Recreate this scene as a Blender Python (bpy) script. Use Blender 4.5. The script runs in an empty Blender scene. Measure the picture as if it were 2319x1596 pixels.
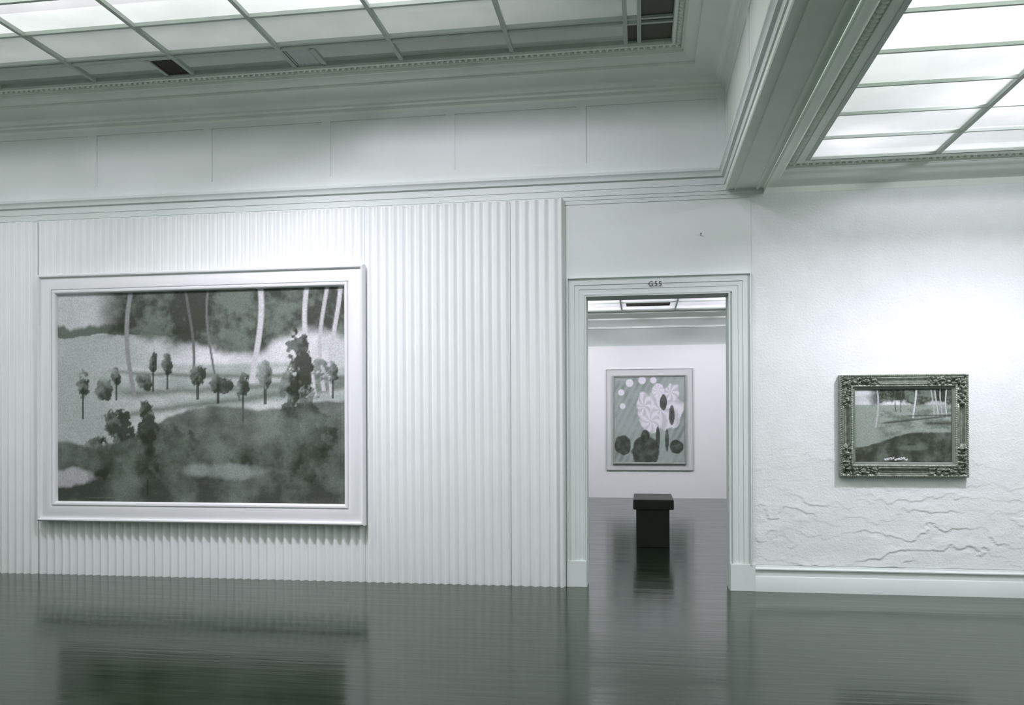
import bpy, bmesh, math, random
from mathutils import Vector, Matrix, noise
random.seed(7)
S = bpy.context.scene
COL = S.collection

# ------------------------------------------------------------------ helpers
def link(name, me, m=None, parent=None):
    o = bpy.data.objects.new(name, me)
    COL.objects.link(o)
    if m is not None and me is not None:
        for mm in (m if isinstance(m, (list, tuple)) else [m]):
            me.materials.append(mm)
    if parent is not None:
        o.parent = parent
    return o

def empty(name, loc=(0, 0, 0)):
    o = bpy.data.objects.new(name, None)
    o.empty_display_size = 0.1
    o.location = loc
    COL.objects.link(o)
    return o

def tag(o, label, cat, group=None, kind=None):
    o['label'] = label
    o['category'] = cat
    if group: o['group'] = group
    if kind: o['kind'] = kind
    return o

def struct(o, label=None):
    o['kind'] = 'structure'
    if label: o['label'] = label
    return o

def finish(bm, name, m, parent=None, smooth=False, origin=None, angle=None):
    bmesh.ops.recalc_face_normals(bm, faces=bm.faces)
    if origin is not None:
        bmesh.ops.translate(bm, verts=bm.verts, vec=-Vector(origin))
    me = bpy.data.meshes.new(name)
    bm.to_mesh(me); bm.free()
    for p in me.polygons: p.use_smooth = smooth
    o = link(name, me, m, parent)
    if origin is not None:
        o.location = origin
    if angle is not None:
        me.polygons.foreach_set('use_smooth', [True] * len(me.polygons))
        me.set_sharp_from_angle(angle=math.radians(angle))
    return o

def box(bm, x0, x1, y0, y1, z0, z1, mi=0):
    vs = [bm.verts.new((x, y, z)) for x in (x0, x1) for y in (y0, y1) for z in (z0, z1)]
    for f in ((0, 1, 3, 2), (4, 6, 7, 5), (0, 4, 5, 1), (2, 3, 7, 6), (0, 2, 6, 4), (1, 5, 7, 3)):
        bm.faces.new([vs[i] for i in f]).material_index = mi
    return vs

def boxes(name, lst, m, parent=None, bevel=0.0):
    bm = bmesh.new()
    for b in lst: box(bm, *b)
    if bevel:
        bmesh.ops.bevel(bm, geom=list(bm.edges), offset=bevel, segments=2, profile=0.6, affect='EDGES')
    return finish(bm, name, m, parent)

def ring(bm, rect, prof, closed=True):
    """sweep a (p, z) profile round the inside of a rectangular room with mitred corners"""
    xa, xb, ya, yb = rect
    loops = []
    for p, z in prof:
        loops.append([bm.verts.new(c) for c in ((xa + p, ya + p, z), (xb - p, ya + p, z), (xb - p, yb - p, z), (xa + p, yb - p, z))])
    for a, b in zip(loops, loops[1:]):
        for i in range(4):
            j = (i + 1) % 4
            bm.faces.new((a[i], a[j], b[j], b[i]))

def extrude_x(bm, prof, x0, x1):
    """closed (y, z) polygon extruded along X"""
    a = [bm.verts.new((x0, y, z)) for y, z in prof]
    b = [bm.verts.new((x1, y, z)) for y, z in prof]
    n = len(prof)
    for i in range(n):
        j = (i + 1) % n
        bm.faces.new((a[i], a[j], b[j], b[i]))
    bm.faces.new(a); bm.faces.new(b[::-1])

def extrude_y(bm, prof, y0, y1):
    a = [bm.verts.new((x, y0, z)) for x, z in prof]
    b = [bm.verts.new((x, y1, z)) for x, z in prof]
    n = len(prof)
    for i in range(n):
        j = (i + 1) % n
        bm.faces.new((a[i], a[j], b[j], b[i]))
    bm.faces.new(a); bm.faces.new(b[::-1])

def frame_bm(x0, x1, z0, z1, prof, yb, bottom=True, leg_z=None):
    """picture-frame moulding: prof = [(w, h)] w inward from the outer edge, h out from the wall towards the room"""
    bm = bmesh.new()
    loops = []
    for w, h in prof:
        zb = z0 + w if bottom else z0
        loops.append([bm.verts.new((x, yb - h, z)) for x, z in ((x0 + w, zb), (x0 + w, z1 - w), (x1 - w, z1 - w), (x1 - w, zb))])
    for a, b in zip(loops, loops[1:]):
        for i in range(4 if bottom else 3):
            j = (i + 1) % 4
            bm.faces.new((a[i], a[j], b[j], b[i]))
    a, b = loops[0], loops[-1]
    for i in range(4 if bottom else 3):
        j = (i + 1) % 4
        bm.faces.new((a[i], a[j], b[j], b[i]))
    if not bottom:
        bm.faces.new([l[0] for l in loops]); bm.faces.new([l[3] for l in loops][::-1])
    return bm

def sst(a, b, x):
    t = max(0., min(1., (x - a) / (b - a))); return t * t * (3 - 2 * t)

# ------------------------------------------------------------------ materials
def mat(name, col, rough=0.6, var=0.04, scale=3.0, bump=0.0, bscale=40.0, metallic=0.0, spec=0.5, coat=0.0, stretch=(1, 1, 1)):
    m = bpy.data.materials.new(name); m.use_nodes = True
    nt = m.node_tree; N = nt.nodes; L = nt.links
    b = N['Principled BSDF']
    b.inputs['Roughness'].default_value = rough
    b.inputs['Metallic'].default_value = metallic
    b.inputs['Specular IOR Level'].default_value = spec
    tc = N.new('ShaderNodeTexCoord'); mp = N.new('ShaderNodeMapping'); mp.inputs['Scale'].default_value = stretch
    L.new(tc.outputs['Object'], mp.inputs[0])
    nz = N.new('ShaderNodeTexNoise'); nz.inputs['Scale'].default_value = scale; nz.inputs['Detail'].default_value = 6
    L.new(mp.outputs[0], nz.inputs['Vector'])
    r = N.new('ShaderNodeMapRange'); r.inputs[1].default_value = .3; r.inputs[2].default_value = .7
    r.inputs[3].default_value = 1 - var; r.inputs[4].default_value = 1 + var
    L.new(nz.outputs['Fac'], r.inputs[0])
    mx = N.new('ShaderNodeVectorMath'); mx.operation = 'SCALE'; mx.inputs[0].default_value = col
    L.new(r.outputs[0], mx.inputs['Scale']); L.new(mx.outputs[0], b.inputs['Base Color'])
    if bump:
        n2 = N.new('ShaderNodeTexNoise'); n2.inputs['Scale'].default_value = bscale; n2.inputs['Detail'].default_value = 8
        L.new(mp.outputs[0], n2.inputs['Vector'])
        bp = N.new('ShaderNodeBump'); bp.inputs['Strength'].default_value = bump; bp.inputs['Distance'].default_value = 0.01
        L.new(n2.outputs['Fac'], bp.inputs['Height']); L.new(bp.outputs[0], b.inputs['Normal'])
    return m

M_wall = mat('wall_paint', (.74, .79, .765), .75, .025, 1.5, .12, 60)
M_plaster = mat('rough_wall_covering', (.76, .80, .785), .8, .03, 4, .42, 60)
M_trim = mat('trim_paint', (.68, .74, .71), .5, .03, 2, .05, 80)
M_ceil = mat('ceiling_paint', (.77, .83, .765), .7, .04, 2, .05, 60)
M_corr = mat('corrugated_paint', (.78, .815, .80), .6, .02, 2, .05, 100)
M_frame = mat('white_frame_paint', (.83, .845, .855), .42, .015, 5, .04, 120)
M_bar = mat('glazing_bar_paint', (.42, .49, .43), .5, .05, 4)
M_dark = mat('dark_vent_and_unlit_pane', (.07, .062, .045), .6, .1, 8)
M_bench = mat('dark_bench_wood', (.030, .033, .022), .5, .15, 6, .05, 30)
M_silver = mat('small_frame_wood', (.30, .33, .29), .45, .08, 20)
M_farwall = mat('grey_upper_wall', (.50, .56, .52), .75, .02, 2)
M_panel = mat('white_panel_paint', (.85, .875, .86), .7, .01, 2, .03, 60)
M_ink = mat('dark_lettering_paint', (.05, .06, .055), .5, .05, 10)

def mat_floor():
    m = bpy.data.materials.new('polished_dark_floor'); m.use_nodes = True
    nt = m.node_tree; N = nt.nodes; L = nt.links; b = N['Principled BSDF']
    tc = N.new('ShaderNodeTexCoord')
    mp = N.new('ShaderNodeMapping'); mp.inputs['Scale'].default_value = (.55, 2.6, 1)
    L.new(tc.outputs['Object'], mp.inputs[0])
    n1 = N.new('ShaderNodeTexNoise'); n1.inputs['Scale'].default_value = 2.2; n1.inputs['Detail'].default_value = 7
    L.new(mp.outputs[0], n1.inputs['Vector'])
    cr = N.new('ShaderNodeValToRGB')
    cr.color_ramp.elements[0].position = .3; cr.color_ramp.elements[0].color = (.011, .022, .010, 1)
    cr.color_ramp.elements[1].position = .7; cr.color_ramp.elements[1].color = (.022, .038, .019, 1)
    L.new(n1.outputs['Fac'], cr.inputs[0]); L.new(cr.outputs[0], b.inputs['Base Color'])
    rr = N.new('ShaderNodeMapRange'); rr.inputs[1].default_value = .3; rr.inputs[2].default_value = .7
    rr.inputs[3].default_value = .11; rr.inputs[4].default_value = .19
    L.new(n1.outputs['Fac'], rr.inputs[0]); L.new(rr.outputs[0], b.inputs['Roughness'])
    b.inputs['IOR'].default_value = 1.40
    b.inputs['Specular Tint'].default_value = (.70, .92, .62, 1)
    # shallow unevenness that streaks the reflections sideways
    mp2 = N.new('ShaderNodeMapping'); mp2.inputs['Scale'].default_value = (.8, 9.0, 1)
    L.new(tc.outputs['Object'], mp2.inputs[0])
    n2 = N.new('ShaderNodeTexNoise'); n2.inputs['Scale'].default_value = 1.6; n2.inputs['Detail'].default_value = 4
    L.new(mp2.outputs[0], n2.inputs['Vector'])
    bp = N.new('ShaderNodeBump'); bp.inputs['Strength'].default_value = .16; bp.inputs['Distance'].default_value = .010
    L.new(n2.outputs['Fac'], bp.inputs['Height']); L.new(bp.outputs[0], b.inputs['Normal'])
    return m
M_floor = mat_floor()

def mat_glass(name, trans, clear, tint=(1.0, .985, 1.01)):
    """frosted laylight glass: scatters most of the lamp light above it, lets a share straight through"""
    m = bpy.data.materials.new(name); m.use_nodes = True
    nt = m.node_tree; N = nt.nodes; L = nt.links
    N.remove(N['Principled BSDF']); out = N['Material Output']
    tc = N.new('ShaderNodeTexCoord'); nz = N.new('ShaderNodeTexNoise'); nz.inputs['Scale'].default_value = 2.2; nz.inputs['Detail'].default_value = 4
    L.new(tc.outputs['Object'], nz.inputs['Vector'])
    r = N.new('ShaderNodeMapRange'); r.inputs[1].default_value = .3; r.inputs[2].default_value = .7; r.inputs[3].default_value = .84; r.inputs[4].default_value = 1.0
    L.new(nz.outputs['Fac'], r.inputs[0])
    vm = N.new('ShaderNodeVectorMath'); vm.operation = 'SCALE'; vm.inputs[0].default_value = [trans * c for c in tint]
    L.new(r.outputs[0], vm.inputs['Scale'])
    t = N.new('ShaderNodeBsdfTranslucent'); L.new(vm.outputs[0], t.inputs[0])
    d = N.new('ShaderNodeBsdfDiffuse'); d.inputs[0].default_value = (.30, .35, .31, 1)
    c = N.new('ShaderNodeBsdfTransparent'); c.inputs[0].default_value = (clear, clear, clear, 1)
    m1 = N.new('ShaderNodeMixShader'); m1.inputs[0].default_value = .25
    L.new(t.outputs[0], m1.inputs[1]); L.new(d.outputs[0], m1.inputs[2])
    m2 = N.new('ShaderNodeMixShader'); m2.inputs[0].default_value = .32
    L.new(m1.outputs[0], m2.inputs[1]); L.new(c.outputs[0], m2.inputs[2])
    L.new(m2.outputs[0], out.inputs[0])
    return m
M_glass = mat_glass('frosted_glass', .8, .8)
M_clear = mat_glass('added_clear_glass', .8, .95)
M_clear.node_tree.nodes['Mix Shader.001'].inputs[0].default_value = .97
M_glass_r = mat_glass('frosted_glass_bright', .95, .8)

# ------------------------------------------------------------------ measured layout (metres)
LX0, LX1 = -9.5, 0.78          # high bay
RX0, RX1 = 1.10, 6.0           # low bay
YR = -10.0                     # wall behind the photographer
ZL, ZR = 4.824, 3.787          # laylight planes
SLX1, SLY1 = 0.29, -0.50       # high laylight edges
DX0, DX1, DZ = -0.515, 0.805, 2.72
FY = 9.77                      # far wall of the next room

# floor
boxes('floor', [(LX0 - .2, RX1 + .2, YR - .2, FY + .2, -.12, 0.0)], M_floor)
struct(bpy.data.objects['floor'])
# main wall with its doorway
o = boxes('wall_back', [(LX0, DX0, 0, .25, 0, 5.6), (DX1, RX1, 0, .25, 0, 5.6), (DX0, DX1, 0, .25, DZ, 5.6)], M_wall); struct(o)
struct(boxes('wall_left', [(LX0 - .2, LX0, YR, .25, 0, 5.6)], M_wall))
struct(boxes('wall_right', [(RX1, RX1 + .2, YR, .25, 0, 5.6)], M_wall))
struct(boxes('wall_rear', [(LX0 - .2, RX1 + .2, YR - .2, YR, 0, 5.6)], M_wall))
# the next room
struct(boxes('wall_far', [(-4.5, 5.2, FY, FY + .2, 0, 5.6)], M_farwall))
struct(boxes('wall_far_left', [(-4.5, -4.3, .25, FY, 0, 5.6)], M_wall))
struct(boxes('wall_far_right', [(5.0, 5.2, .25, FY, 0, 5.6)], M_wall))
# roof over the lamp lofts
struct(boxes('ceiling', [(LX0 - .2, RX1 + .2, YR - .2, FY + .2, 6.6, 6.75)], M_ceil))

# ------------------------------------------------------------------ beam between the two bays
bm = bmesh.new()
extrude_y(bm, [(.78, 5.2), (.78, 3.70), (.765, 3.70), (.765, 3.652), (.772, 3.643), (.795, 3.643), (.800, 3.652), (.848, 3.652), (.853, 3.641), (.861, 3.641),
               (.866, 3.654), (1.035, 3.654), (1.040, 3.640), (1.046, 3.636), (1.060, 3.636), (1.066, 3.646), (1.10, 3.646), (1.10, 5.2)], YR, 0.0)
struct(finish(bm, 'ceiling_beam', M_ceil, angle=30))

# cornices (profile swept round each bay)
profL = [(0, 4.545), (.012, 4.545), (.012, 4.572), (.026, 4.584), (.048, 4.590), (.048, 4.612), (.066, 4.618)]
for i in range(9):
    a = i / 8 * math.pi / 2
    profL.append((.075 + .20 * (1 - math.cos(a)), 4.625 + .075 * math.sin(a)))
profL += [(.30, 4.700), (.30, 4.722), (.335, 4.730), (.37, 4.748), (.385, 4.765), (.40, 4.765), (.40, 4.790), (.420, 4.790), (.420, 4.822), (.476, 4.822), (.476, 4.800), (.50, 4.800), (.50, 4.90)]
bm = bmesh.new(); ring(bm, (LX0, LX1, YR, 0), profL)
corn = struct(finish(bm, 'trim_1', M_ceil, angle=35), 'heavy grey green cornice round the high laylight')
profR = [(0, 3.600), (.006, 3.600), (.006, 3.655), (.03, 3.668), (.06, 3.675)]
for i in range(7):
    a = i / 6 * math.pi / 2
    profR.append((.075 + .08 * math.sin(a), 3.680 + .085 * (1 - math.cos(a))))
profR += [(.165, 3.768), (.165, 3.787), (.183, 3.787), (.183, 3.815), (.247, 3.815), (.247, 3.787), (.33, 3.787), (.33, 3.86)]
bm = bmesh.new(); ring(bm, (RX0, RX1, YR, 0), profR)
cornR = struct(finish(bm, 'trim_2', M_ceil, angle=35), 'low cornice round the bright laylight')
profF = [(0, 3.50), (.02, 3.50), (.02, 3.54), (.08, 3.60), (.20, 3.66), (.20, 3.69), (.40, 3.74), (.48, 3.75), (.48, 3.787), (.62, 3.787), (.62, 3.86)]
bm = bmesh.new(); ring(bm, (-4.3, 5.0, .25, FY), profF)
cornF = struct(finish(bm, 'trim_3', M_ceil, angle=35), 'cornice of the room beyond the doorway')

# bead enrichment along the laylight edges
def beads(name, pts, parent, sx, sy, sz, flat=8):
    bm = bmesh.new()
    for (x, y, z, along) in pts:
        ax, ay = (sx, sy) if along == 'x' else (sy, sx)
        top = []
        for r, zz in ((1.0, 0.0), (.92, -.45), (.6, -.85)):
            top.append([bm.verts.new((x + ax * r * math.cos(2 * math.pi * k / flat), y + ay * r * math.sin(2 * math.pi * k / flat), z + sz * zz)) for k in range(flat)])
        tip = bm.verts.new((x, y, z - sz))
        for a, b in zip(top, top[1:]):
            for k in range(flat):
                bm.faces.new((a[k], a[(k + 1) % flat], b[(k + 1) % flat], b[k]))
        for k in range(flat):
            bm.faces.new((top[-1][k], top[-1][(k + 1) % flat], tip))
    return finish(bm, name, M_ceil, parent, smooth=True)
pts = []
x = LX0 + .47
while x < LX1 - .46:
    pts.append((x, -.448, 4.822, 'x')); x += .055
y = -.50
while y > YR + .5:
    pts.append((LX1 - .448, y, 4.822, 'y')); y -= .055
beads('bead_moulding', pts, corn, .016, .022, .030)
pts = []
x = RX0 + .24
while x < RX1 - .22:
    pts.append((x, -.215, 3.815, 'x')); x += .055
y = -.25
while y > YR + .3:
    pts.append((RX0 + .215, y, 3.815, 'y')); y -= .055
beads('egg_moulding', pts, cornR, .0165, .030, .036)

# picture rail round the high bay and flat fascias under it on the main wall
bm = bmesh.new()
ring(bm, (LX0, LX1, YR, 0), [(0, 3.700), (.026, 3.700), (.026, 3.762), (.034, 3.766), (.050, 3.770), (.052, 3.790), (.060, 3.806), (.072, 3.818), (.072, 3.838), (.066, 3.846), (.040, 3.850), (0, 3.862)])
struct(finish(bm, 'trim_4', M_trim, angle=35), 'picture rail round the high bay')
bm = bmesh.new()
extrude_x(bm, [(0, 3.573), (-.007, 3.573), (-.007, 3.607), (-.013, 3.610), (-.013, 3.640), (-.020, 3.643), (-.020, 3.700), (0, 3.700)], LX0, RX0)
struct(finish(bm, 'trim_5', M_trim), 'flat fascia under the picture rail')

# frieze panels: thin raised stiles leave the sunk panels between them
def frieze():
    bm = bmesh.new()
    zt, zb, t = 4.490, 3.955, .010
    xs = [(-9.3, -8.15), (-8.06, -6.90), (-6.81, -5.594), (-5.50, -4.330), (-4.24, -3.085), (-2.996, -1.840), (-1.750, -.588), (-.498, .70)]
    box(bm, LX0, LX1, -t, -.0005, zt, 4.545)
    box(bm, LX0, LX1, -t, -.0005, 3.862, zb)
    e = LX0
    for a, b in xs:
        box(bm, e, a, -t, -.0005, zb, zt); e = b
    box(bm, e, LX1, -t, -.0005, zb, zt)
    return bm
struct(finish(frieze(), 'trim_6', M_wall), 'frieze of shallow sunk panels')
bm = bmesh.new()
zt, zb, t = 4.49, 3.955, .010
box(bm, LX1 - t, LX1 - .0005, YR, -.01, zt, 4.545); box(bm, LX1 - t, LX1 - .0005, YR, -.01, 3.862, zb)
e = -.01
for a, b in ((-.10, -1.58), (-1.68, -2.83), (-2.92, -4.08), (-4.17, -5.33), (-5.42, -6.58), (-6.67, -7.83), (-7.92, -9.08)):
    box(bm, LX1 - t, LX1 - .0005, a, e, zb, zt); e = b
box(bm, LX1 - t, LX1 - .0005, YR, e, zb, zt)
struct(finish(bm, 'trim_7', M_wall), 'panelled face of the beam')

# ------------------------------------------------------------------ laylights
def laylight(name, label, xs, ys, z, gz, bw_x, bw_y, glass, gm=M_bar, depth=.03, extra=(), clear=()):
    root = empty(name, ((xs[0] + xs[-1]) / 2, (ys[0] + ys[-1]) / 2, z)); struct(root, label)
    inv = Matrix.Translation(-root.location)
    bm = bmesh.new()
    for x in xs: box(bm, x - bw_x / 2, x + bw_x / 2, ys[-1], ys[0], z - .004, z + depth)
    for y in ys: box(bm, xs[0], xs[-1], y - bw_y / 2, y + bw_y / 2, z, z + depth)
    for b in extra: box(bm, *b)
    bmesh.ops.transform(bm, matrix=inv, verts=bm.verts)
    finish(bm, 'glazing_bars', gm, root)
    bm = bmesh.new()
    # one pane per opening; unseen openings under the reflectors get added clear glass to pass their light
    cells = {}
    for i in range(len(xs) - 1):
        for j in range(len(ys) - 1):
            x0, x1, y1, y0 = xs[i], xs[i + 1], ys[j], ys[j + 1]
            isclear = any(a <= (x0 + x1) / 2 <= b and c <= (y0 + y1) / 2 <= d for a, b, c, d in clear)
            v = [bm.verts.new((xx, yy, gz)) for xx, yy in ((x0, y0), (x1, y0), (x1, y1), (x0, y1))]
            bm.faces.new(v).material_index = 1 if isclear else 0
    bmesh.ops.transform(bm, matrix=inv, verts=bm.verts)
    finish(bm, 'glazing', [glass, M_clear], root)
    return root, inv

xsL = [SLX1, -.003, -.118] + [-1.12 - 1.012 * i for i in range(0, 8)]
xsL = sorted([x for x in xsL if x > LX0 + .5] + [LX0 + .5])
ysL = [-.50, -.860, -.945, -1.465, -1.985, -2.99, -4.0, -5.0, -6.0, -7.0, -8.0, -9.0, -9.5]
w1, inv = laylight('window_1', 'frosted glass laylight over the high bay', xsL, ysL, ZL, ZL + .032, .036, .028, M_glass, clear=[(-9.5, -.1, -2.99, -1.985)],
         extra=[(-4.43, -4.40, -.86, -.5, ZL, ZL + .03), (-2.87, -2.835, -.86, -.5, ZL, ZL + .03)])
bm = bmesh.new()
box(bm, .012, .275, -.845, -.512, ZL + .020, ZL + .028); box(bm, .012, .275, -.932, -.872, ZL + .020, ZL + .028); box(bm, .012, .275, -9.4, -.958, ZL + .020, ZL + .028)
box(bm, -.10, -.02, -.845, -.512, ZL + .020, ZL + .028)
bmesh.ops.transform(bm, matrix=inv, verts=bm.verts)
finish(bm, 'unlit_border_pane', M_dark, w1)  # opaque dark colour stands in for the lack of light above these panes
bm = bmesh.new(); box(bm, LX0 + .5, -.1, -1.470, -1.462, ZL + .035, ZL + .20); box(bm, LX0 + .5, -.1, -.907, -.899, ZL + .035, ZL + .36)  # unseen boards added above the glass to darken the rows by the wall
bmesh.ops.transform(bm, matrix=inv, verts=bm.verts)
finish(bm, 'loft_shade_board', M_bar, w1)
xsR = [1.43, 2.485, 3.54, 4.60, 5.67]
ysR = [-.33] + [-.865 - .527 * i for i in range(17)]
laylight('window_2', 'bright frosted laylight over the low bay', xsR, ysR, ZR, ZR + .022, .036, .018, M_glass_r, clear=[(2.5, 3.5, -2.44, -1.92)])
laylight('window_3', 'laylight of the room beyond the doorway', [-3.7, -2.45, -1.41, -.37, .675, 1.72, 2.77, 4.4], [FY - .62, 8.1, 7.0, 5.9, 4.8, 3.7, 2.6, .87], ZR, ZR + .022, .03, .02, M_glass_r)

def ceiling_vent(x0, x1, y0, y1, z, label, dark, n=9):
    root = empty('ceiling_vent', ((x0 + x1) / 2, (y0 + y1) / 2, z))
    tag(root, label, 'vent')
    inv = Matrix.Translation(-root.location)
    bm = bmesh.new(); box(bm, x0, x1, y0, y1, z + .022, z + .028); bmesh.ops.transform(bm, matrix=inv, verts=bm.verts)
    finish(bm, 'backing', M_dark, root)
    bm = bmesh.new()
    for a in ((x0, x1, y0, y0 + .012), (x0, x1, y1 - .012, y1), (x0, x0 + .012, y0, y1), (x1 - .012, x1, y0, y1)):
        box(bm, *a, z + .006, z + .022)
    bmesh.ops.transform(bm, matrix=inv, verts=bm.verts)
    finish(bm, 'rim', M_dark if dark else M_bar, root)
    bm = bmesh.new()
    for i in range(n):
        xx = x0 + .02 + (x1 - x0 - .04) * (i + .5) / n
        vs = box(bm, xx - .002, xx + .002, y0 + .012, y1 - .012, z + .006, z + .022)
        bmesh.ops.rotate(bm, verts=vs, cent=(xx, 0, z + .014), matrix=Matrix.Rotation(.5, 3, 'Y'))
    bmesh.ops.transform(bm, matrix=inv, verts=bm.verts)
    finish(bm, 'louvre', M_dark if dark else M_trim, root)
    return root
ceiling_vent(-4.398, -4.165, -.842, -.516, ZL, 'dark closed vent in the border of the high laylight', True)
ceiling_vent(-3.118, -2.875, -.842, -.516, ZL, 'pale slatted vent in the border of the high laylight', False, 14)
# slot in the far room's laylight
ceiling_vent(-.27, .55, 8.20, 8.50, ZR - .012, 'long slotted vent seen through the top of the doorway', True, 30)

# ------------------------------------------------------------------ doorway casing
prof = [(0, 0), (0, .040), (.010, .044), (.014, .020), (.030, .020), (.034, .026), (.070, .026), (.074, .018), (.112, .018), (.116, .012), (.150, .012), (.154, .018), (.166, .018), (.168, 0)]
casing = struct(finish(frame_bm(DX0 - .168, DX1 + .185, .24, DZ + .166, prof, -.0005, bottom=False), 'door_1', M_trim), 'moulded casing of the open doorway')
boxes('jamb', [(DX0, DX0 + .012, -.015, .262, 0, DZ), (DX1 - .012, DX1, -.015, .262, 0, DZ), (DX0 + .012, DX1 - .012, -.015, .262, DZ - .012, DZ)], M_trim, casing)
pl = [(DX0 - .175, DX0 + .006, -.034, -.0005, 0, .245), (DX1 - .006, DX1 + .212, -.034, -.0005, 0, .245)]
for b in pl:
    boxes('plinth_block', [b], M_trim, casing, bevel=.004)
cu = bpy.data.curves.new('lettering', 'FONT'); cu.body = 'G55'; cu.size = .066; cu.extrude = .0008; cu.space_character = 1.15; cu.align_x = 'CENTER'
tx = link('lettering', cu, M_ink, casing); tx.location = (.133, -.0285, 2.787); tx.rotation_euler = (math.pi / 2, 0, 0)
tx['label'] = 'small dark room number painted on the lintel'

# baseboard on the right of the doorway
bprof = [(-.0005, 0), (-.028, 0), (-.028, .130), (-.024, .138), (-.017, .140), (-.017, .188), (-.022, .192), (-.034, .197), (-.036, .206), (-.030, .214), (-.014, .218), (-.012, .234), (-.0005, .238)]
bm = bmesh.new(); extrude_x(bm, bprof, DX1 + .212, RX1)
struct(finish(bm, 'baseboard_right', M_trim, angle=40))

# wrinkled wall covering on the right hand wall: real relief, strongest low down
def covering():
    bm = bmesh.new()
    x0, x1, z0, z1, d = 1.0, 6.0, .24, 3.60, .0125
    nx = int((x1 - x0) / d)
    zs = [z0 + .0075 * k for k in range(175)]
    while zs[-1] < z1 - .03: zs.append(zs[-1] + .022)
    zs.append(z1); nz = len(zs) - 1
    grid = []
    for j, z in enumerate(zs):
        row = []
        for i in range(nx + 1):
            x = x0 + (x1 - x0) * i / nx
            n = noise.noise((x * 1.3, z * 2.2, 3.1)) + .5 * noise.noise((x * 3.4, z * 5.0, 8.0)) + .30 * noise.noise((x * 9, z * 13, 1.0)) + .12 * noise.noise((x * 22, z * 30, 4.0))
            t = z * 6.2 + 1.5 * n
            s = t - math.floor(t)
            fade = max(0., min(1., (1.5 - z) / 1.0))
            msk = .45 + .9 * sst(-.15, .35, noise.noise((x * 2.1, z * 3.3, 12.)))
            h = .004 + .0062 * fade * msk * min(1., (1 - s) * 1.1) * min(1., s / .02)
            h += .0018 * noise.noise((x * 7, z * 7, 5)) + .0009 * noise.noise((x * 21, z * 21, 2))
            if 1.0 <= x < 1.02: h = .003
            row.append(bm.verts.new((x, -h, z)))
        grid.append(row)
    for j in range(nz):
        for i in range(nx):
            bm.faces.new((grid[j][i], grid[j][i + 1], grid[j + 1][i + 1], grid[j + 1][i]))
    return bm
cov = finish(covering(), 'trim_8', M_plaster, smooth=True); struct(cov, 'wrinkled covering of the right wall')

# ------------------------------------------------------------------ corrugated sheets
PITCH = .0845
def corr(x0, x1, zt, y_off, label, endcap=False):
    bm = bmesh.new()
    cols = []
    n = max(1, round((x1 - x0) / PITCH))
    seg = 12
    for i in range(n * seg + 1):
        u = i / seg
        x = x0 + (x1 - x0) * i / (n * seg)
        c = (.5 - .5 * math.cos(2 * math.pi * u)) ** .85
        cols.append((x, -(.022 + y_off + .040 * c)))
    if endcap:
        xe = x1
        for k in range(1, 11):
            a = math.pi * k / 10
            cols.append((xe + .030 * (1 - math.cos(a)) / 1.0 * .62, -(.026 + y_off + .052 * math.sin(a) ** .8)))
        cols.append((xe + .037, -.022))
        cols.append((xe + .052, -.022)); cols.append((xe + .052, -.001))
    prev = None
    for x, y in cols:
        cur = (bm.verts.new((x, y, 0.0)), bm.verts.new((x, y, zt - .006)), bm.verts.new((x, min(y + .006, -.001), zt)), bm.verts.new((x, -.0008, zt)), bm.verts.new((x, -.0008, 0.0)))
        if prev:
            for a in range(4):
                bm.faces.new((prev[a], cur[a], cur[a + 1], prev[a + 1]))
        else:
            bm.faces.new(cur)
        prev = cur
    bm.faces.new(prev[::-1])
    o = finish(bm, 'corrugated_sheet', M_corr, origin=((x0 + x1) / 2, -.03, 0), angle=45)
    tag(o, label, 'wall panel', 'tall white corrugated sheets lining the main wall')
    return o
corr(-9.48, -6.155, 3.625, .012, 'white corrugated sheet left of the large park painting')
corr(-6.150, -2.648, 3.625, 0, 'white corrugated sheet directly behind the large park painting')
corr(-2.643, -1.218, 3.625, .004, 'white corrugated sheet just right of the large park painting')
corr(-1.213, -.752, 3.625, .008, 'narrow corrugated sheet with rounded end beside the doorway', True)

# ------------------------------------------------------------------ paintings
def lerp(a, b, t): t = max(0., min(1., t)); return [a[i] + (b[i] - a[i]) * t for i in range(3)]
def sst(a, b, x):
    t = max(0., min(1., (x - a) / (b - a))); return t * t * (3 - 2 * t)
DK = (.030, .037, .023); MD = (.14, .178, .143); LT = (.80, .80, .84); MG = (.37, .43, .40)
def fb(u, v, s, seed=0): return noise.fractal((u * s, v * s, seed), .9, 2.0, 5)

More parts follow.
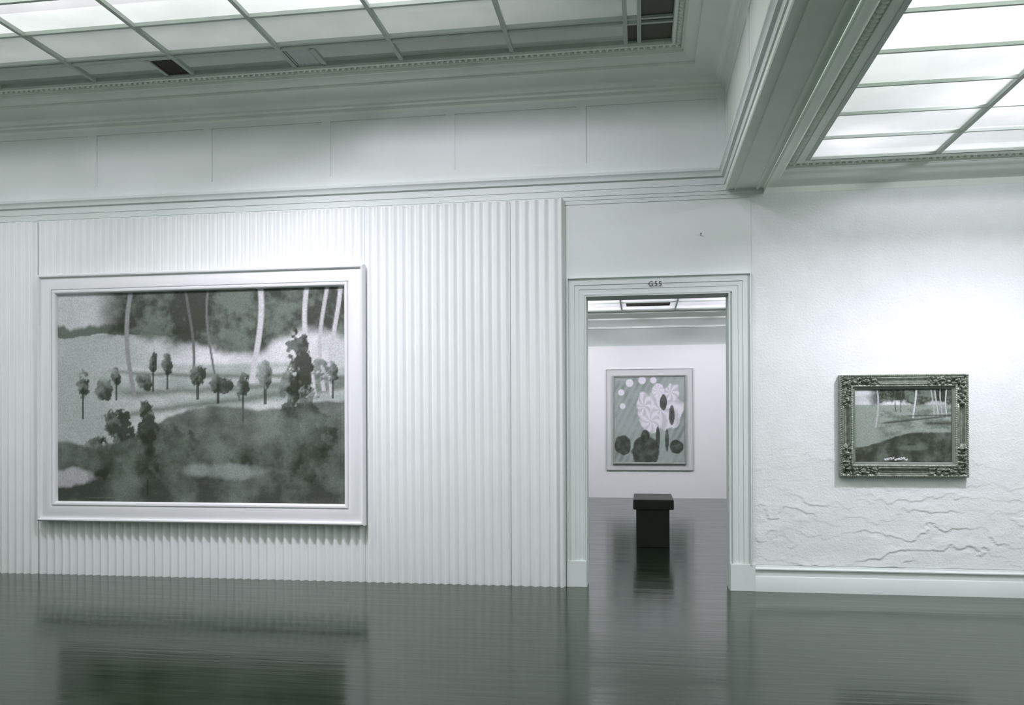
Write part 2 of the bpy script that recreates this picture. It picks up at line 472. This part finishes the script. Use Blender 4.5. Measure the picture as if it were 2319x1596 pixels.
def park(u, v):
    asp = 1.46
    X = u * asp
    c = lerp(LT, (.55, .58, .58), .5 + fb(X, v, 3))
    # water and far bank on the left
    if v < .80: c = lerp(c, MG, sst(.80, .79, v) * sst(.45, .2, u) * .75)
    c = lerp(c, MD, sst(.79, .795, v + .02 * fb(X, 0, 6)) * sst(.845, .82, v + .03 * fb(X, .5, 9)) * sst(.5, .4, u))
    # leafy canopy
    edge = .74 + .05 * math.sin(u * 9.0) + .10 * fb(X, v, 2.5, 4) - .05 * u
    m = sst(edge, edge + .07, v) * sst(.13 + .05 * fb(X, v, 4, 2), .24, u)
    c = lerp(c, lerp(MD, DK, .55 + 1.1 * fb(X, v, 5, 7) + .7 * fb(X, v, 26, 2)), m * .95)
    # meadow
    hz = .665
    if v < hz:
        g = lerp((.58, .61, .60), MG, .45 + fb(X * 1, v * 5, 3, 9))
        c = lerp(c, g, sst(hz, hz - .03, v) * sst(.10 + .25 * (hz - v), .16 + .25 * (hz - v), u))
    # long soft shade bands across the meadow
    for (a, s, w) in ((.60, -.05, .012), (.53, .05, .02), (.46, .16, .018)):
        l = a + s * (u - .5) + .012 * fb(X, v, 5, 3)
        c = lerp(c, MD, math.exp(-((v - l) / w) ** 2) * .8 * sst(.12, .3, u))
    # trunks
    for (tu, tw, b0, tone) in ((.27, .010, .50, .35), (.47, .006, .62, .15), (.55, .005, .60, .2), (.70, .012, .56, .75), (.88, .010, .50, .75), (.93, .008, .52, .65), (.965, .009, .5, .7)):
        q = tu + .018 * math.sin(v * 7 + tu * 20)
        if v > b0: c = lerp(c, lerp(DK, LT, tone), sst(tw, tw * .55, abs(u - q)))
    # scattered small trees and bushes with ragged crowns
    for (bu, bv, ru, rv, tone, tk) in ((.095, .56, .022, .07, .3, 1), (.17, .54, .03, .05, .35, 0), (.215, .60, .014, .05, .2, 1), (.31, .56, .035, .045, .25, 0), (.345, .66, .012, .06, .15, 1), (.395, .66, .016, .055, .2, 1),
                                  (.50, .60, .026, .05, .2, 1), (.57, .56, .045, .04, .25, 1), (.655, .54, .02, .07, .1, 1), (.73, .60, .02, .06, .55, 1), (.92, .62, .03, .05, .4, 0), (.955, .60, .02, .05, .3, 1),
                                  (.225, .33, .055, .12, -.15, 0), (.19, .22, .10, .09, .10, 0), (.325, .34, .038, .13, -.15, 1), (.41, .27, .055, .10, -.15, 0), (.29, .20, .06, .08, -.1, 0), (.84, .60, .042, .19, -.05, 1), (.80, .44, .03, .16, .25, 0), (.86, .30, .085, .19, .2, 0), (.48, .30, .03, .05, .1, 0), (.66, .22, .05, .04, .0, 0), (.135, .16, .07, .05, .25, 0)):
        if abs(u - bu) > ru * 2.2 or abs(v - bv) > rv * 2.6: continue
        if tk and abs(u - bu) < .0035 and bv - rv * 2.3 < v < bv: c = lerp(c, DK, .85)
        d = ((u - bu) / ru) ** 2 + ((v - bv) / rv) ** 2 + 1.1 * fb(X, v, 16, bu * 9) + .5 * fb(X, v, 45, bu)
        c = lerp(c, lerp(DK, MG, tone - .04 + .5 * fb(X, v, 22, 3) + .25 * ((bu - u) / ru + (v - bv) / rv)), sst(1.05, .7, d) * .94)
    # shaded lawn in front
    l = .30 + .17 * sst(.15, .62, u) - .02 * math.sin(u * 11) + .012 * fb(X, v, 9, 5)
    c = lerp(c, lerp(DK, MD, .55 + .9 * fb(X, v, 7, 6) - .45 * sst(.25, .0, v)), sst(l, l - .02, v) * (.93 if v < .2 else .80 + .13 * (1 - (v - .2) / .3)))
    d = ((u - .60) / .15) ** 2 + ((v - .155) / .045) ** 2 + .8 * fb(X, v, 8, 1)
    c = lerp(c, MG, sst(1.1, .2, d) * .6)
    d = ((u - .05) / .10) ** 2 + ((v - .12) / .05) ** 2 + .6 * fb(X, v, 9, 2)
    c = lerp(c, LT, sst(1.1, .3, d) * .5)
    return c

def glade(u, v):
    asp = 1.24; X = u * asp
    c = lerp(LT, (.5, .54, .53), .5 + fb(X, v, 3, 20))
    MGd = (.27, .32, .28)
    c = lerp(c, MGd, sst(.80, .77, v))
    edge = .76 + .06 * fb(X, v, 4, 24)
    c = lerp(c, lerp(MD, DK, .6 + 1.2 * fb(X, v, 6, 27) + .7 * fb(X, v, 28, 7)), sst(edge, edge + .05, v) * sst(.12, .26, u + .05 * fb(X, v, 5, 3)))
    c = lerp(c, lerp(MGd, MD, .35 + fb(X, v * 3, 4, 31) + .5 * fb(X, v, 30, 3)), sst(.76, .70, v) * sst(.18, .35, u + .2 * (v - .4)))
    for (tu, tw, b0, tone) in ((.80, .008, .63, .5), (.845, .009, .62, .55), (.90, .008, .60, .5), (.955, .009, .6, .6), (.62, .011, .60, .7), (.23, .012, .48, .5), (.50, .006, .68, .05), (.44, .006, .69, .05)):
        q = tu + .02 * math.sin(v * 6 + tu * 13)
        if v > b0: c = lerp(c, lerp(DK, LT, tone), sst(tw, tw * .5, abs(u - q)))
    for (a, s, w, u0) in ((.55, .14, .014, .25), (.63, .02, .01, .5), (.53, .0, .028, .68)):
        l = a + s * (u - .4); c = lerp(c, DK, math.exp(-((v - l) / w) ** 2) * .8 * sst(u0, u0 + .08, u))
    l = .22 + .20 * sst(.0, .65, u) + .01 * fb(X, v, 10, 5)
    c = lerp(c, lerp(DK, MD, .2 + .6 * fb(X, v, 7, 6)), sst(l, l - .025, v) * .95)
    d = ((u - .60) / .16) ** 2 + ((v - .20) / .04) ** 2
    c = lerp(c, MD, sst(1.1, .5, d) * .6)
    for k in range(9):
        d = ((u - (.32 + .027 * k)) / .014) ** 2 + ((v - (.045 + .006 * (k % 4))) / .014) ** 2 + 2.2 * fb(X, v, 60, k)
        c = lerp(c, LT, sst(1.2, .6, d) * .8)
    return c

def still(u, v):
    # pale drapery and round fruit over a dark table: a plain generic still life
    asp = .82; X = u * asp
    c = lerp(MD, MG, .5 + .8 * fb(X, v, 3, 41))
    c = lerp(c, MG, .5 + .5 * math.sin((X * 2 - v) * 40) * .5)
    for (bu, bv, ru, rv, tone) in ((.66, .62, .30, .22, .85), (.52, .48, .16, .14, .9), (.80, .82, .14, .12, .8), (.62, .84, .09, .08, .95), (.42, .66, .10, .16, .8)):
        d = ((u - bu) / ru) ** 2 + ((v - bv) / rv) ** 2 + .6 * fb(X, v, 5, bu * 7)
        t = tone + .35 * math.sin((math.atan2(v - bv, u - bu) * 7 + d * 3))*.6
        c = lerp(c, lerp(MD, LT, t), sst(1.1, .8, d) * .95)
    for (bu, bv, r_) in ((.10, .82, .05), (.22, .93, .06), (.40, .96, .06), (.12, .66, .045), (.56, .96, .05)):
        d = math.hypot((u - bu), (v - bv) * 1.2) / r_
        c = lerp(c, LT, sst(1.0, .8, d) * .9)
    for (bu, bv, ru, rv) in ((.45, .12, .20, .20), (.44, .30, .065, .075), (.70, .70, .05, .09), (.82, .55, .04, .12), (.12, .2, .12, .12), (.88, .18, .10, .08), (.62, .28, .03, .14), (.75, .26, .03, .14)):
        d = ((u - bu) / ru) ** 2 + ((v - bv) / rv) ** 2 + .25 * fb(X, v, 9, 4)
        c = lerp(c, lerp(DK, MD, .15 + .5 * fb(X, v, 14, 4)), sst(1.1, .85, d) * .93)
    return c

def mat_canvas():
    m = bpy.data.materials.new('painted_canvas'); m.use_nodes = True
    nt = m.node_tree; N = nt.nodes; L = nt.links; b = N['Principled BSDF']
    at = N.new('ShaderNodeAttribute'); at.attribute_name = 'paint'
    tc = N.new('ShaderNodeTexCoord'); nz = N.new('ShaderNodeTexNoise'); nz.inputs['Scale'].default_value = 90; nz.inputs['Detail'].default_value = 2
    L.new(tc.outputs['Object'], nz.inputs['Vector'])
    r = N.new('ShaderNodeMapRange'); r.inputs[1].default_value = .3; r.inputs[2].default_value = .7; r.inputs[3].default_value = .84; r.inputs[4].default_value = 1.16
    L.new(nz.outputs['Fac'], r.inputs[0])
    vm = N.new('ShaderNodeVectorMath'); vm.operation = 'SCALE'
    L.new(at.outputs['Color'], vm.inputs[0]); L.new(r.outputs[0], vm.inputs['Scale']); L.new(vm.outputs[0], b.inputs['Base Color'])
    b.inputs['Roughness'].default_value = .55
    b.inputs['Specular IOR Level'].default_value = .25
    return m
M_canvas = mat_canvas()

def canvas(name, x0, x1, z0, z1, y, fn, nx, nz, parent, thick=.02):
    """painted face on a stretched canvas with real thickness"""
    bm = bmesh.new()
    g = [[bm.verts.new((x0 + (x1 - x0) * i / nx, y, z0 + (z1 - z0) * j / nz)) for i in range(nx + 1)] for j in range(nz + 1)]
    cols = [fn(i / nx, j / nz) for j in range(nz + 1) for i in range(nx + 1)]
    for j in range(nz):
        for i in range(nx):
            bm.faces.new((g[j][i], g[j][i + 1], g[j + 1][i + 1], g[j + 1][i]))
    bk = [bm.verts.new((x, y + thick, z)) for x, z in ((x0, z0), (x1, z0), (x1, z1), (x0, z1))]
    bm.faces.new(bk[::-1])
    bm.faces.new([bk[0], bk[1]] + [v for v in g[0][::-1]])
    bm.faces.new([bk[3], bk[2]] + [v for v in g[-1][::-1]])
    bm.faces.new([bk[0], bk[3]] + [r[0] for r in g[::-1]])
    bm.faces.new([bk[1], bk[2]] + [r[-1] for r in g[::-1]])
    loc = parent.location
    bmesh.ops.translate(bm, verts=bm.verts, vec=-loc)
    bmesh.ops.recalc_face_normals(bm, faces=bm.faces)
    me = bpy.data.meshes.new(name); bm.to_mesh(me); bm.free()
    a = me.color_attributes.new('paint', 'FLOAT_COLOR', 'POINT')
    flat = []
    for c in cols: flat += [max(0., c[0]), max(0., c[1]), max(0., c[2]), 1.]
    flat += [.3, .3, .3, 1.] * 4
    a.data.foreach_set('color', flat)
    return link(name, me, M_canvas, parent)

def local(bm, parent):
    bmesh.ops.translate(bm, verts=bm.verts, vec=-parent.location); return bm

# large park painting in its broad white frame
P = empty('framed_painting', (-4.35, -.062, .55))
tag(P, 'largest painting, a park scene in a broad white frame on the corrugated wall', 'painting')
prof = [(0, 0), (0, .066), (.004, .078), (.014, .085), (.026, .082), (.031, .074), (.033, .058), (.040, .057), (.060, .060), (.085, .066), (.120, .069), (.150, .070),
        (.154, .068), (.156, .054), (.160, .054), (.163, .068), (.170, .074), (.182, .074), (.192, .068), (.200, .056), (.203, .032), (.203, 0)]
finish(local(frame_bm(-6.083, -2.672 + .05, .553, 3.060, [(w * 1.0, h) for w, h in prof], -.062), P), 'frame', M_frame, P, angle=40)
canvas('canvas', -5.895, -2.81, .738, 2.875, -.066 - .024, park, 300, 205, P)
# ornate carved frame, small glade painting
def ornate(x0, x1, z0, z1, cw):
    bm = bmesh.new()
    d = .0042
    nx, nz = int((x1 - x0) / d), int((z1 - z0) / d)
    cx, cz = (x0 + x1) / 2, (z0 + z1) / 2
    W, Hh = (x1 - x0) / 2, (z1 - z0) / 2
    vs = {}
    def hgt(x, z):
        dx, dz = W - abs(x - cx), Hh - abs(z - cz)
        w = min(dx, dz)
        along = (W - dx) / W if dz < dx else (Hh - dz) / Hh         # 0 mid side, 1 corner
        run = x if dz < dx else z
        h = .062
        if w < .003: h = .030 + w * 9
        elif w < .020: h = .072 + .007 * math.sin(run * 2 * math.pi / .016 + w * 260)
        elif w < .026: h = .060
        elif w < .085:
            t = (w - .026) / .059
            h = .085 - .050 * math.sin(math.pi * min(1, t * .95 + .05)) * (1 if t < .5 else 1) + .0 * t
            k = sst(.34, .44, along)
            q = noise.cell_vector((x * 26, z * 26, 0))
            vd = noise.voronoi((x * 30 + .6 * noise.noise((x * 30, z * 30, 3)), z * 30, 0.))[0]
            bump = max(0., 1 - vd[0] * 1.35) - .45 * math.exp(-((vd[1] - vd[0]) / .10) ** 2)
            h = h * (1 - k) + k * (.064 + .050 * bump + .006 * math.sin(run * 210))
        elif w < .092: h = .050
        elif w < .112: h = .066 + .004 * math.sin(math.pi * (w - .092) / .02) + .0015 * math.sin(run * 400)
        elif w < .116: h = .046
        else: h = .050 - (w - .116) * .5
        return h
    for j in range(nz + 1):
        for i in range(nx + 1):
            x, z = x0 + (x1 - x0) * i / nx, z0 + (z1 - z0) * j / nz
            if min(W - abs(x - cx), Hh - abs(z - cz)) <= cw + d * 1.01:
                vs[i, j] = bm.verts.new((x, -.004 - hgt(x, z), z))
    for j in range(nz):
        for i in range(nx):
            k = [(i, j), (i + 1, j), (i + 1, j + 1), (i, j + 1)]
            if all(q in vs for q in k): bm.faces.new([vs[q] for q in k])
    # return the outer edge to the wall
    be = [e for e in bm.edges if e.is_boundary and all(min(v.co.x - x0, x1 - v.co.x, v.co.z - z0, z1 - v.co.z) < 1e-5 for v in e.verts)]
    r = bmesh.ops.extrude_edge_only(bm, edges=be)
    for v in [g for g in r['geom'] if isinstance(g, bmesh.types.BMVert)]: v.co.y = -.009
    return bm
M_gilt = mat('dull_gilt', (.27, .31, .255), .34, .35, 30, .25, 160, metallic=.45)
M_liner = mat('grey_liner', (.17, .20, .17), .5, .1, 20)
Q = empty('framed_painting', (2.285, -.012, 1.035))
tag(Q, 'small dark landscape in an ornate carved frame on the wrinkled wall', 'painting')
finish(local(ornate(1.745, 2.815, 1.040, 1.947, .118), Q), 'frame', M_gilt, Q, smooth=True)
finish(local(frame_bm(1.855, 2.705, 1.150, 1.837, [(0, 0), (0, .046), (.012, .046), (.024, .036), (.024, 0)], -.010), Q), 'liner', M_liner, Q)
canvas('canvas', 1.872, 2.688, 1.167, 1.820, -.036, glade, 200, 160, Q, thick=.02)

# picture on the far wall
PW = tag(boxes('display_panel', [(-3.4, 4.2, FY - .055, FY - .001, 0, 3.135)], M_panel), 'plain white panel covering the far wall behind the still life', 'wall panel')
R_ = empty('framed_painting', (.17, FY - .056, .57))
tag(R_, 'still life on a pale backing seen through the doorway', 'painting')
M_back = mat('pale_backing', (.62, .65, .63), .7, .02, 3)
M_backrim = mat('grey_backing_rim', (.38, .42, .39), .6, .02, 3)
y0 = FY - .056
b_ = boxes('backing_board', [(-.700, 1.040, y0 - .022, y0, .582, 2.642)], M_back)
for v in b_.data.vertices: v.co -= R_.location
b_.parent = R_
finish(local(frame_bm(-.712, 1.052, .570, 2.654, [(0, 0), (0, .030), (.012, .030), (.012, 0)], y0), R_), 'backing_rim', M_backrim, R_)
finish(local(frame_bm(-.580, .915, .700, 2.522, [(0, 0), (0, .040), (.012, .046), (.020, .040), (.030, .040), (.034, .030), (.040, .024), (.040, 0)], y0 - .022), R_), 'frame', M_silver, R_)
canvas('canvas', -.545, .880, .735, 2.487, y0 - .024 - .02, still, 110, 140, R_, thick=.018)

# ------------------------------------------------------------------ bench beyond the doorway
B = empty('gallery_bench', (.146, 3.03, 0)); tag(B, 'dark wooden bench standing on the polished floor beyond the doorway', 'bench')
def part(name, lst, bev=.006):
    o = boxes(name, [(a - .146, b - .146, c - 3.03, d - 3.03, e, f) for a, b, c, d, e, f in lst], M_bench, B, bevel=bev); return o
part('seat', [(-.10, .392, 2.57, 3.49, .468, .592)], .012)
part('end_panel', [(-.064, .340, 2.61, 2.66, 0, .469)])
part('end_panel', [(-.064, .340, 3.40, 3.45, 0, .469)])
part('side_rail', [(-.058, -.034, 2.66, 3.40, .33, .469)], .003)
part('side_rail', [(.310, .334, 2.66, 3.40, .33, .469)], .003)
part('stretcher', [(.12, .16, 2.66, 3.40, .10, .16)], .003)

# small nail left in the wall over the doorway
bm = bmesh.new()
bmesh.ops.create_cone(bm, cap_ends=True, segments=8, radius1=.003, radius2=.003, depth=.03, matrix=Matrix.Translation((0, -.015, 0)) @ Matrix.Rotation(math.pi / 2 - .5, 4, 'X'))
bmesh.ops.create_cone(bm, cap_ends=True, segments=10, radius1=.007, radius2=.007, depth=.003, matrix=Matrix.Translation((0, -.028, .007)) @ Matrix.Rotation(math.pi / 2 - .5, 4, 'X'))
o = finish(bm, 'nail', M_ink); o.location = (.548, -.001, 3.25); tag(o, 'small bent nail left in the bare wall above the doorway', 'nail')

# ------------------------------------------------------------------ lamps in the lofts above the glass
LCOL = (1.03, .955, 1.11)
def area(name, loc, aim, sx, sy, power, spread=180, col=LCOL):
    l = bpy.data.lights.new(name, 'AREA'); l.shape = 'RECTANGLE'; l.size = sx; l.size_y = sy; l.energy = power; l.color = col
    l.spread = math.radians(spread)
    o = bpy.data.objects.new(name, l); COL.objects.link(o); o.location = loc
    o.rotation_euler = (Vector(aim) - Vector(loc)).to_track_quat('-Z', 'Y').to_euler()
    return o
GCOL = (.985, .985, 1.0)
for x_, p_, z_, sp_ in ((-6.2, 13, 1.8, 145), (-3.3, 24, .3, 88), (-1.9, 24, 2.1, 145), (-.5, 5, 1.8, 140)):
    area('loft_reflector_high', (x_, -2.62, 4.97), (x_ + .1, 0, z_), .20, .10, p_, sp_)
area('loft_strip_high', (-4.9, -3.0, 5.6), (-4.9, -3.0, 4.8), 8.6, 2.8, 235, col=GCOL)
area('loft_strip_high', (-4.9, -7.4, 6.0), (-4.9, -7.4, 4.8), 8.6, 3.4, 260, col=GCOL)  # extra unseen strip added to raise the room's ambient light
area('loft_reflector_low', (2.9, -2.2, 3.93), (2.6, 0, 2.2), .22, .12, 54, 140)
area('loft_strip_low', (3.5, -6.0, 5.0), (3.5, -6.0, 3.8), 4.4, 7.4, 400, col=GCOL)
area('loft_bulb_low', (1.75, -.75, 4.15), (1.75, -.75, 3.8), .3, .3, 1.5, 180)
for x_ in (-2.0, 2.9):
    area('loft_reflector_far', (x_, 6.4, 4.3), (.2, FY, 1.4), 1.0, .4, 140, 125)
    area('loft_strip_far', (x_, 5.6, 4.3), (x_, 5.6, 3.8), 1.5, 7.0, 80, col=GCOL)

w = bpy.data.worlds.new('world'); S.world = w; w.use_nodes = True
w.node_tree.nodes['Background'].inputs[0].default_value = (.9, .95, 1, 1)
w.node_tree.nodes['Background'].inputs[1].default_value = .0

# ------------------------------------------------------------------ camera (level view camera with rise)
YAW, PIT, ROL, F, CY = .1513, .00314, .00372, 1917.0, 955.6
fwd = Vector((-math.sin(YAW) * math.cos(PIT), math.cos(YAW) * math.cos(PIT), math.sin(PIT)))
rt = fwd.cross(Vector((0, 0, 1))).normalized(); dn = -rt.cross(fwd)
c_, s_ = math.cos(ROL), math.sin(ROL)
r2 = rt * c_ + dn * s_; d2 = -rt * s_ + dn * c_
cam = bpy.data.cameras.new('camera'); co = bpy.data.objects.new('camera', cam); COL.objects.link(co)
m3 = Matrix((r2, -d2, -fwd)).transposed()
co.matrix_world = Matrix.Translation((0, -7.93, 1.515)) @ m3.to_4x4()
cam.sensor_fit = 'HORIZONTAL'; cam.sensor_width = 36; cam.lens = 36 * F / 2319
cam.shift_y = (CY - 798) / 2319
cam.clip_end = 100
S.camera = co

S.view_settings.view_transform = 'Standard'; S.view_settings.look = 'None'
S.view_settings.exposure = 0.0; S.view_settings.gamma = 1.0; S.view_settings.use_curve_mapping = False
S.cycles.max_bounces = 10; S.cycles.diffuse_bounces = 6; S.cycles.transparent_max_bounces = 12
S.cycles.use_denoising = True
S.cycles.sample_clamp_indirect = 6
